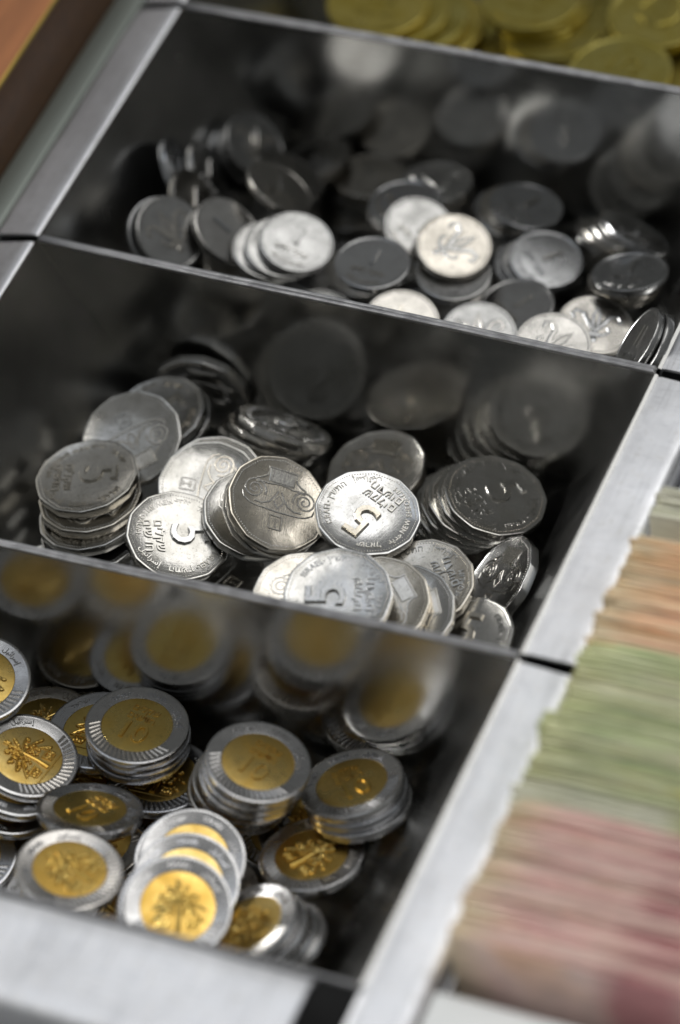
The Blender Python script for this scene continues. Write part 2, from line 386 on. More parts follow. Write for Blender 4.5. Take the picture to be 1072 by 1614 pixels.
# ------------------------------------------------------------------ coin meshes
def lathe(profile, n, m, name, poly=0, closed=True, smooth_angle=28):
    # profile: (r, z) from the axis of the upper face round to the axis of the lower face
    mb = MB(); vs = []; fs = []
    K = len(profile)
    def rad(r, a):
        if not poly: return r
        k = 2*math.pi/poly; t = (a % k)-k/2
        c = math.cos(k/2)/math.cos(t)               # straight-sided outline
        flat = c*(0.62)+0.38*(1-0.0)                  # softened corners
        s = min(1, r/10.0)**3
        return r*(1+(flat-1)*s)
    for i in range(n):
        a = 2*math.pi*i/n
        for r, z in profile[1:-1]:
            q = rad(r, a); vs.append((q*math.cos(a), q*math.sin(a), z))
    k = K-2; top = len(vs); vs += [(0, 0, profile[0][1]), (0, 0, profile[-1][1])]
    for i in range(n):
        j = (i+1) % n
        fs.append((top, i*k, j*k)); fs.append((top+1, j*k+k-1, i*k+k-1))
        for q in range(k-1): fs.append((i*k+q, i*k+q+1, j*k+q+1, j*k+q))
    mb.add(vs, fs)
    return mb.mesh(name, m, True, smooth_angle)
def coin_profile(Rr, h, rim, dep, rb=0.22):
    up = [(0, h-dep), (Rr*0.4, h-dep), (Rr-rim-0.12, h-dep), (Rr-rim+0.05, h-0.02), (Rr-rim+0.14, h), (Rr-rb, h), (Rr-rb*0.35, h-rb*0.3), (Rr, h-rb)]
    return up + [(r, -z) for r, z in reversed(up)]
def text_geo(s, size, raise_=0.10, bev=0.035, space=1.0):
    cu = bpy.data.curves.new('lettering', 'FONT'); cu.body = s; cu.size = size; cu.align_x = 'CENTER'; cu.align_y = 'CENTER'
    cu.resolution_u = 3; cu.extrude = raise_/2; cu.bevel_depth = bev; cu.bevel_resolution = 0; cu.space_character = space
    o = bpy.data.objects.new('lettering', cu); COL.objects.link(o)
    dg = bpy.context.evaluated_depsgraph_get()
    me = bpy.data.meshes.new_from_object(o.evaluated_get(dg))
    vs = [tuple(v.co) for v in me.vertices]; fs = [tuple(p.vertices) for p in me.polygons]
    bpy.data.objects.remove(o); bpy.data.curves.remove(cu); bpy.data.meshes.remove(me)
    return vs, fs
def arc_text(s, size, r, ang, inward=False, bev=0.02, space=1.05):
    # ang: degrees clockwise from the top of the coin; inward: letter tops point to the centre
    vs, fs = text_geo(s, size, 0.10, bev, space); out = []
    a0 = math.radians(90-ang)
    for x, y, z in vs:
        if inward: a = a0+x/r; rr = r-y
        else: a = a0-x/r; rr = r+y
        out.append((rr*math.cos(a), rr*math.sin(a), z))
    return out, fs
def shift(geo, dx, dy, dz=0.0, sx=1.0, sy=1.0):
    return [(x*sx+dx, y*sy+dy, z+dz) for x, y, z in geo[0]], geo[1]
def tube(points, r, z, n=6, flat=0.55, taper=None):
    vs = []; fs = []; K = len(points)
    for i, (x, y) in enumerate(points):
        a = points[max(0, i-1)]; b = points[min(K-1, i+1)]
        t = Vector((b[0]-a[0], b[1]-a[1])).normalized(); nx, ny = -t.y, t.x
        rr = r*(1 if taper is None else taper[0]+(taper[1]-taper[0])*i/(K-1))
        for q in range(n):
            th = 2*math.pi*q/n
            vs.append((x+nx*rr*math.cos(th), y+ny*rr*math.cos(th), z+rr*flat*math.sin(th)))
    for i in range(K-1):
        for q in range(n): fs.append((i*n+q, i*n+(q+1) % n, (i+1)*n+(q+1) % n, (i+1)*n+q))
    fs += [tuple(reversed(range(n))), tuple((K-1)*n+q for q in range(n))]
    return vs, fs
def dome(cx, cy, rx, ry, z, hgt, n=14, rings=4, rot=0.0):
    vs = []; fs = []
    for j in range(rings):
        t = j/rings*math.pi/2
        for i in range(n):
            a = 2*math.pi*i/n; x = rx*math.cos(t)*math.cos(a); y = ry*math.cos(t)*math.sin(a)
            vs.append((cx+x*math.cos(rot)-y*math.sin(rot), cy+x*math.sin(rot)+y*math.cos(rot), z+hgt*math.sin(t)))
    vs.append((cx, cy, z+hgt)); k = len(vs)-1
    for j in range(rings-1):
        for i in range(n): fs.append((j*n+i, j*n+(i+1) % n, (j+1)*n+(i+1) % n, (j+1)*n+i))
    for i in range(n): fs.append(((rings-1)*n+i, (rings-1)*n+(i+1) % n, k))
    return vs, fs
def join(name, geos, m, z, zs=1.6):
    mb = MB()
    for vs, fs in geos: mb.add([(x, y, zz*zs+z) for x, y, zz in vs], fs)
    me = new_mesh(name, mb.v, mb.f, m); me.shade_smooth(); me.set_sharp_from_angle(angle=math.radians(24))
    return me
def spiral(cx, cy, r0, r1, turns, a0, d, n=40):
    return [(cx+(r0+(r1-r0)*i/n)*math.cos(a0+d*turns*2*math.pi*i/n), cy+(r0+(r1-r0)*i/n)*math.sin(a0+d*turns*2*math.pi*i/n)) for i in range(n+1)]
def frame(cx, cy, a, b, r, z):
    return [tube([(cx-a, cy-b), (cx+a, cy-b)], r, z), tube([(cx+a, cy-b), (cx+a, cy+b)], r, z), tube([(cx+a, cy+b), (cx-a, cy+b)], r, z), tube([(cx-a, cy+b), (cx-a, cy-b)], r, z)]
H = lambda s: s[::-1]
# --- five: twelve-sided blank
five_blank = lathe(coin_profile(12.0, 1.2, 0.62, 0.10, 0.2), 96, M['nickel'], 'five_blank', poly=12)
F5 = 1.10
beads = []
for i in range(108):
    a = 2*math.pi*i/108; k = math.pi/6; t = (a % k)-k/2
    rr = 10.85*(1+(math.cos(k/2)/math.cos(t)-1)*0.6); beads.append(dome(rr*math.cos(a), rr*math.sin(a), 0.19, 0.19, 0, 0.11, 6, 2))
beading = join('beading', beads, M['nickel'], F5)
five_num = join('numeral', [shift(text_geo('5', 12.6, 0.26, 0.18), -0.2, 2.3, 0.13)], M['nickel'], F5)
five_txt = join('inscription', [
    shift(text_geo(H('שקלים'), 2.9, 0.14, 0.05, 1.1), 0, -4.3, 0.07), shift(text_geo(H('חדשים'), 2.9, 0.14, 0.05, 1.1), 0, -6.9, 0.07),
    shift(arc_text('NEW SHEQALIM', 1.75, 9.2, 226, True, 0.03, 1.1), 0, 0, 0.05),
    shift(arc_text('ISRAEL', 1.9, 9.1, 48), 0, 0, 0.05), shift(arc_text(H('התש״ן'), 2.1, 9.2, 92), 0, 0, 0.05),
    shift(arc_text('ﻞﻴﺋﺍﺮﺳﺇ', 2.0, 9.2, 142, True), 0, 0, 0.05), shift(arc_text(H('ישראל'), 2.0, 9.1, 322), 0, 0, 0.05),
    shift(arc_text('ﺪﻳﺪﺟ', 1.9, 9.2, 282, True), 0, 0, 0.05),
    dome(9.2*math.cos(math.radians(22)), 9.2*math.sin(math.radians(22)), 0.25, 0.25, 0, 0.1), dome(9.2*math.cos(math.radians(100)), 9.2*math.sin(math.radians(100)), 0.25, 0.25, 0, 0.1)], M['nickel'], F5)
# reverse: a column capital with two scrolls, and the small square emblem under it
cap = []
for s in (-1, 1):
    sp = spiral(s*5.3, 2.2, 0.3, 2.5, 2.3, math.pi/2, s)
    cap.append(tube(sp, 0.22, 0, taper=(0.8, 1.15)))
    ex, ey = sp[-1]
    cap.append(tube([(s*5.3, 4.75), (s*4.2, 5.2), (s*3.2, 6.0), (s*2.8, 7.0), (s*2.9, 8.0)], 0.24, 0))
    cap.append(tube([(s*5.0, -0.45), (s*3.4, -0.6), (s*1.9, 0.2), (s*0.9, 1.6), (s*0.35, 3.0)], 0.24, 0))
    cap.append(tube([(s*5.2, 3.9), (s*3.9, 4.3), (s*2.6, 4.2), (s*1.4, 4.5), (0, 4.6)], 0.2, 0))
    cap.append(tube([(s*7.6, 1.0), (s*7.2, -0.3), (s*5.9, -1.2), (s*4.4, -1.5), (0, -1.7)], 0.2, 0))
cap += [tube([(-2.9, 8.0), (2.9, 8.0)], 0.24, 0), tube([(0, -0.9), (1.0, 0.6), (0, 2.1), (-1.0, 0.6), (0, -0.9)], 0.2, 0),
        shift(text_geo('.', 0.01, 0.01, 0.0), 0, 0)]
cap = [c for c in cap if c[0]]
cap.append(([(-2.7, 4.7, 0), (2.7, 4.7, 0), (2.75, 7.9, 0), (-2.75, 7.9, 0), (-2.5, 4.9, 0.10), (2.5, 4.9, 0.10), (2.55, 7.7, 0.10), (-2.55, 7.7, 0.10)], [(4, 5, 6, 7), (0, 1, 5, 4), (1, 2, 6, 5), (2, 3, 7, 6), (3, 0, 4, 7)]))
cap = [([(x*1.14, y*1.10-0.4, z) for x, y, z in vs], fs) for vs, fs in cap]
capital = join('column_capital', cap, M['nickel'], F5)
em = frame(0, -5.0, 1.45, 1.65, 0.24, 0) + [tube([(0, -6.1), (0, -4.0)], 0.2, 0), tube([(-0.5, -6.1), (0.5, -6.1)], 0.2, 0)]
for k in (0.28, 0.55, 0.82): em.append(tube([(k*math.cos(a), -4.1-k*0.95*math.sin(a)) for a in [q*math.pi/8 for q in range(9)]], 0.12, 0))
emblem = join('emblem', em, M['nickel'], F5)
# --- ten: steel ring round a bronze centre
ring_p = [(7.95, 0.98), (8.0, 1.0), (10.5, 1.0), (10.75, 1.08), (10.9, 1.1), (11.28, 1.1), (11.43, 1.03), (11.5, 0.9)]
def ring_mesh():
    P = ring_p + [(r, -z) for r, z in reversed(ring_p)]; n = 88; mb = MB()
    secs = [[(r*math.cos(2*math.pi*i/n), r*math.sin(2*math.pi*i/n), z) for r, z in P] for i in range(n)]
    k = len(P); vs = [v for s_ in secs for v in s_]; fs = []
    for i in range(n):
        for q in range(k): fs.append((i*k+q, i*k+(q+1) % k, ((i+1) % n)*k+(q+1) % k, ((i+1) % n)*k+q))
    mb.add(vs, fs); return mb.mesh('steel_ring', M['ring_steel'], True, 30)
ten_ring = ring_mesh()
ten_core = lathe([(0, 0.96), (4, 0.96), (7.5, 0.97), (7.85, 0.95), (7.94, 0.88), (7.94, 0.0), (7.94, -0.88), (7.85, -0.95), (4, -0.96), (0, -0.96)], 64, M['centre_gold'], 'centre_disc')
ridges = []
for i in range(20):
    a = math.radians(200+i*7.0); x0, y0 = 8.2*math.cos(a), 8.2*math.sin(a); x1, y1 = 10.5*math.cos(a+0.09), 10.5*math.sin(a+0.09)
    ridges.append(tube([(x0, y0), (x1, y1)], 0.34, 0, 8, 0.45))
ten_ridge = join('ridges', ridges, M['ring_steel'], 1.0)
ten_ringtxt = join('inscription', [shift(arc_text(H('ישראל'), 1.7, 9.3, -50), 0, 0, 0.05), shift(arc_text('ISRAEL', 1.6, 9.3, 2), 0, 0, 0.05), shift(arc_text('ﻞﻴﺋﺍﺮﺳﺇ', 1.7, 9.3, 52), 0, 0, 0.05)], M['ring_steel'], 1.0)
palm = [tube([(0.0, -5.4), (0.2, -2.5), (0.0, 1.0)], 0.55, 0, 8, 0.5, (1.3, 0.7))]
rp = random.Random(5)
for k, a in enumerate((-18, 12, 40, 66, 90, 114, 140, 168, 198)):
    ar = math.radians(a); pts = []
    for q in range(7):
        s = q/6; pts.append((5.2*s*math.cos(ar), 1.0+5.0*s*math.sin(ar)-2.4*s*s*abs(math.cos(ar))))
    palm.append(tube(pts, 0.5, 0, 8, 0.7, (0.5, 0.8)))
    for q in range(2, 7):                       # leaflets drooping from each frond
        x, y = pts[q]
        palm.append(dome(x+rp.uniform(-0.5, 0.5), y-rp.uniform(0.1, 0.7), 0.75, 0.42, 0, 0.30, 8, 3, ar+rp.uniform(-0.9, 0.9)))
for s in (-1, 1):
    palm.append(tube([(s*1.6, -3.0), (s*2.0, -4.9), (s*4.0, -4.9), (s*4.4, -3.0)], 0.32, 0)); palm.append(tube([(s*1.4, -3.0), (s*4.6, -3.0)], 0.36, 0))
    for q in range(4): palm.append(dome(s*(2.0+q*0.7), -3.9-0.3*(q % 2), 0.5, 0.8, 0, 0.24, 8, 3))
    for q in range(4): palm.append(dome(s*(1.0+0.45*(q % 2)), -0.2-q*0.5, 0.45, 0.45, 0, 0.30, 8, 3))
palm.append(tube([(-5, -5.9), (5, -5.9)], 0.22, 0))
ten_palm = join('palm_tree', palm, M['centre_gold'], 0.96)
ten_num = join('numeral', [shift(text_geo('10', 7.2, 0.2, 0.10), 0, -2.4, 0.08)], M['centre_gold'], 0.96)
ten_txt = join('lettering', [shift(text_geo(H('שקלים'), 2.4, 0.12, 0.03), 0, 4.7, 0.05), shift(text_geo(H('חדשים'), 2.4, 0.12, 0.03), 0, 2.2, 0.05)], M['centre_gold'], 0.96)
# --- one: small round coin
one_blank = lathe(coin_profile(9.0, 0.9, 0.75, 0.12, 0.2), 72, M['nickel_small'], 'one_blank')
one_num = join('numeral', [shift(text_geo('1', 7.4, 0.2, 0.12), 0, 1.6, 0.1)], M['nickel_small'], 0.78)
one_txt = join('inscription', [shift(text_geo(H('שקל חדש'), 2.1, 0.12, 0.04), 0, -3.2, 0.06), shift(arc_text('NEW SHEQEL', 1.4, 6.9, 180, True), 0, 0, 0.05)], M['nickel_small'], 0.78)
lil = [tube([(0, -2.2), (-0.6, 0.4), (-0.8, 2.6), (0, 5.6), (0.8, 2.6), (0.6, 0.4), (0, -2.2)], 0.5, 0, 6, 0.5)]
for s in (-1, 1):
    lil.append(tube([(0, -2.0), (s*1.8, 0.6), (s*3.0, 3.0), (s*5.0, 3.6), (s*5.8, 2.2), (s*5.0, 1.2)], 0.62, 0, 8, 0.45, (1.2, 0.8)))
    lil.append(tube([(0, -2.6), (s*2.2, -2.9), (s*3.4, -1.6), (s*3.0, -0.5)], 0.45, 0, 8, 0.5))
lil.append(dome(0, -4.6, 0.9, 0.9, 0, 0.25)); lil.append(tube([(-1.8, -3.4), (1.8, -3.4)], 0.4, 0))
one_lily = join('lily', lil, M['nickel_small'], 0.78, 0.8)
# --- half: yellow coin
half_blank = lathe(coin_profile(13.0, 0.95, 0.9, 0.12, 0.2), 80, M['brass'], 'half_blank')
half_txt = join('inscription', [shift(text_geo('1/2', 8.0, 0.16, 0.08), 0, 2.2, 0.08), shift(text_geo(H('חצי שקל'), 3.0, 0.12, 0.03), 0, -4.2, 0.05), shift(arc_text('HALF NEW SHEQEL', 1.6, 10.4, 180, True), 0, 0, 0.05)], M['brass'], 0.83)
ly = [tube([(-4.5, -5), (4.5, -5)], 0.5, 0)]
for s in (-1, 1): ly.append(tube([(s*1.2, -4.6), (s*4.6, -2.5), (s*5.2, 1.2), (s*3.4, 4.4), (s*4.6, 6.6)], 0.55, 0, 8, 0.5))
for k in (-2, -1, 0, 1, 2): ly.append(tube([(k*0.9, -4.4), (k*1.2, 5.0)], 0.2, 0))
ly.append(tube([(-4.2, 5.1), (4.2, 5.1)], 0.4, 0))
half_lyre = join('lyre', ly, M['brass'], 0.83)

KIND = {   # kind: name, root mesh, parts for face A, parts for face B (part name, mesh)
 '5': ('twelve_sided_coin', five_blank, [('beading', beading), ('numeral', five_num), ('inscription', five_txt)], [('beading', beading), ('column_capital', capital), ('emblem', emblem)]),
 '10': ('two_colour_coin', None, [('steel_ring', ten_ring), ('centre_disc', ten_core), ('inscription', ten_ringtxt), ('ridges', ten_ridge), ('palm_tree', ten_palm)],
        [('steel_ring', ten_ring), ('centre_disc', ten_core), ('inscription', ten_ringtxt), ('ridges', ten_ridge), ('numeral', ten_num), ('lettering', ten_txt)]),
 '1': ('small_silver_coin', one_blank, [('numeral', one_num), ('inscription', one_txt)], [('lily', one_lily)]),
 'h': ('yellow_coin', half_blank, [('inscription', half_txt)], [('lyre', half_lyre)]),
}
# one template of each kind and face, then every coin is a copy of its template and of each of its parts
def template(kind, face):
    name, blank, A, B = KIND[kind]
    root = bpy.data.objects.new(name, blank if blank is not None else None)
    kids = []
    for pn, me in (A if face == 'A' else B):
        c = bpy.data.objects.new(pn, me); kids.append(c)
    sub = {'palm_tree': 'centre_disc', 'numeral': 'centre_disc', 'lettering': 'centre_disc', 'inscription': 'steel_ring', 'ridges': 'steel_ring'} if kind == '10' else {}
    return root, kids, sub
TPL = {(k, f): template(k, f) for k in KIND for f in 'AB'}
def place_coin(kind, face, P, n, up, label, group, bare=False):
    root, kids, sub = TPL[(kind, face)]
    r = root.copy(); COL.objects.link(r)
    n = Vector(n).normalized(); y = Vector(up); y = (y-n*y.dot(n)).normalized(); x = y.cross(n)
    r.matrix_world = Matrix.Translation(Vector(P)*U) @ Matrix((x, y, n)).transposed().to_4x4()
    r['label'] = label; r['category'] = 'coin'; r['group'] = group
    made = {}
    for c in kids:
        q = c.copy(); COL.objects.link(q); made[c.name.split('.')[0]] = q
        pn = c.name.split('.')[0]
        q.parent = made[sub[pn]] if pn in sub else r
    return r

ORD = ['top', 'second', 'third', 'fourth', 'fifth', 'sixth', 'seventh', 'eighth']
LAB = {
'5': {
 'deepvolute': ('dark coin with a scroll, low between the yellowish 5 coin and the front wall', ''),
 'backlean': ('dark twelve-sided coin leaning steeply against the back wall at the upper left, thin edge uppermost', ''),
 'wallstand': ('dark coin propped on edge against the right wall of the middle bin, edge shining', ''),
 'wallstandfront': ('dull dark coin propped up in the front right corner of the middle bin', ''),
 'tiltstack': ('uppermost of three dark edge-on coins tilted away at the middle bin back wall', 'the dark edge-on coins at the middle bin back wall'),
 'brownback': ('brownish dark coin with scroll and emblem leaning behind the bright 5 coin in the centre', ''),
 'upperleft': ('dark coin climbing the left wall behind the coin with the small emblem', 'the dark pair on the left wall, middle bin'),
 'leftlean': ('grey coin with small emblem and scroll leaning behind the left stack of coins marked 5', ''),
 'frontleft': ('pale coin barely showing below the left stack, at the front wall', ''),
 'leftstack': ('dark coin marked 5 on top of the left stack in the middle bin', 'the left stack in the middle bin'),
 'whitevolute': ('bright white coin with a scroll lying above the yellowish coin marked 5', 'the white pair above the yellowish 5 coin'),
 'brightfive': ('brightest coin marked 5, yellowish white, at the front left of the middle bin', ''),
 'emblemunder': ('silver coin lying under the left side of the coin with the two scrolls', ''),
 'capital': ('silver coin with a two-scrolled capital and small square emblem, left of the bright 5', 'the pair topped by the two-scrolled capital coin'),
 'rightstack': ('dark coin marked 5 on top of the long slipped stack at the right', 'the long slipped stack right of the bright 5'),
 'behindfront': ('silver coin partly hidden behind the front fan of coins and below the long right stack', ''),
 'hero': ('sharp bright silver coin with a large tilted 5 in the centre of the middle bin', ''),
 'frontfanright': ('rightmost coin of the fan at the front wall of the middle bin', ''),
 'frontfanmid': ('coin just right of the bluish 5 coin in the fan at the front wall', ''),
 'frontwhite': ('whitish coin showing to the left behind the bluish 5 coin at the front wall', ''),
 'frontfive': ('bluish grey coin marked 5 cut off by the front wall of the middle bin', ''),
},
'10': {
 'deepcorner': ('two-colour coin low in the far left corner, behind the palm tree coin', ''),
 'deepmid': ('two-colour coin low between the two tall stacks near the back of the nearest bin', ''),
 'backleft': ('dark two-colour coin tucked under the left side of the stack with 10 on top', ''),
 'leanright': ('two-colour coin with olive centre leaning up to the right beside the bright front stack', 'the leaning row beside the bright front stack'),
 'lowright': ('brown-centred coin with a ridged ring under the right stack of two-colour coins', ''),
 'tenstack': ('two-colour coin with raised 10 on top of the back left stack', 'the back left stack of two-colour coins'),
 'centrestack': ('orange-centred coin on top of the tall centre stack of two-colour coins', 'the tall centre stack of two-colour coins'),
 'rightstack': ('yellow-centred coin on top of the rightmost stack of two-colour coins', 'the rightmost stack of two-colour coins'),
 'leftfront': ('two-colour coin cut off by the left edge of the photo near the front rim', ''),
 'palmstack': ('yellow-centred coin with a clear palm tree and ridged ring, upper left stack', 'the stack under the clear palm tree coin'),
 'leftedge': ('bright-ringed coin cut off by the left photo edge, just below the bin wall', ''),
 'darktilt': ('two-colour coin tilted away, dark ring, in front of the stack with raised 10', ''),
 'frontpalm': ('yellow-centred coin with pale ring lying at the front left by the white rim', ''),
 'brightback': ('rearmost bright white-ringed coin of the slipped front stack', 'the rear bright coins of the slipped front stack'),
 'brightmid': ('middle bright-ringed coin of the slipped front stack, half covered by the front coin', ''),
 'brightfront': ('pale gold-centred coin with bright ring at the front, on top of the slipped front stack', 'the foremost bright stack at the front rim'),
},
'1': {
 'extraback': ('dark flat small coin low between the tallest stack and the big plain silver coin', 'the low dark pair left of the tallest stack'),
 'extramid': ('dark flat small coin just behind the half hidden bright coin beside the lily coin', 'the dark pair behind the half hidden bright coin'),
 'extraright': ('dark flat small coin between the back right slipped stack and the toppled row', 'the dark pair left of the toppled row'),
 'mirrored': ('small coin tilted away behind the bright lily coin, its face mirrored brightly in the wall', ''),
 'deepleft': ('dark small coin low at the left, below the big plain silver coin', 'the dark small coins below the big plain silver coin'),
 'deepfront': ('dark small coin low between the bluish coins at the front wall and the middle stack', ''),
 'farleftedge': ('small coin standing on edge highest up the left slope, a thin bright line', ''),
 'leftedge': ('small coin standing nearly on edge left of the large tilted dark coin', ''),
 'leftedgelow': ('small coin standing tilted just above the dark coin with the lily', ''),
 'backpair': ('small coin tilted against the back wall, left of the flat dark stack', 'the pair tilted against the back wall'),
 'bigtilt': ('dark coin tilted steeply at the upper left of the small coins, edge bright', 'the steeply tilted dark pair at the upper left'),
 'brownedge': ('small coin tilted between the steep dark coin and the flat dark stack', ''),
 'tiltdark': ('dark small coin with bright lower left edge tilted just above the big plain silver coin', ''),
 'lilyleft': ('dark coin with a lily leaning at the far left front of the small coins', 'the leaning lily pair at the far left'),
 'silverleft': ('silver coin with raised writing between the dark lily coin and the big plain silver coin', ''),
 'backstack': ('dark flat coin on top of the tallest stack of small coins near the back wall', 'the tallest stack of small coins near the back wall'),
 'darkback': ('very dark flat small coin just right of the tallest stack of small coins', 'the very dark pair right of the tallest stack'),
 'farstack': ('dark small coin on the slipped stack near the back wall, under the blurred reflection', 'the slipped dark stack near the back wall'),
 'shearstack': ('small coin at the right end of the long toppled row along the back right', 'the long toppled row of small silver coins'),
 'darkmid': ('dark small coin marked 1 in the middle, left of the bright lily coin', 'the dark pair in the middle of the small coins'),
 'brightbehind': ('bright small coin half hidden behind the bright lily coin', ''),
 'silverbig': ('plain pale silver coin, the largest bright face at the left of the small coins', 'the slipped stack of the plain pale silver coin'),
 'centrelily': ('bright silver coin with lily in the centre of the small coins', ''),
 'undercentre': ('silver small coin directly under the front edge of the bright lily coin', ''),
 'midstack': ('dark grey small coin on top of the stack right of the bright lily coin', 'the stack right of the bright lily coin'),
 'rightstack': ('dark flat small coin on the rightmost tall stack, by the right wall', 'the rightmost tall stack of small coins'),
 'rightedge': ('small coin standing on edge in the front right corner, bright edge', 'the edge-standing coins in the front right corner'),
 'frontright': ('grey small coin at the front right, behind the bluish coin at the wall', ''),
 'railwhite': ('bright white small coin half hidden by the front wall in the middle', ''),
 'railwhiteleft': ('white sliver of a small coin above the front wall, left of the white one', ''),
 'railblue': ('bluish bright small coin at the front wall, right of the white one', 'the bluish coins at the front wall'),
 'railblueright': ('bluish small coin with a curved lily petal at the front wall, rightmost there', ''),
},
'h': {
 'rearright': ('dull yellow coin at the right edge of the photo, lowest of the far bin', ''),
 'leftpile': ('dull yellow coin on top of the slipped pile at the left', 'the slipped yellow pile at the left'),
 'midlow': ('dull yellow coin showing its front edge under the middle yellow pile', 'the lower coins of the middle yellow pile'),
 'midtop': ('dull yellow coin on top of the middle pile at the top edge of the photo', 'the middle yellow pile at the top edge'),
 'righttop': ('dull yellow coin on top at the upper right corner', 'the yellow pile in the upper right corner'),
 'frontright': ('flat dull yellow coin nearest the wall, in front of the yellow piles', ''),
},
}

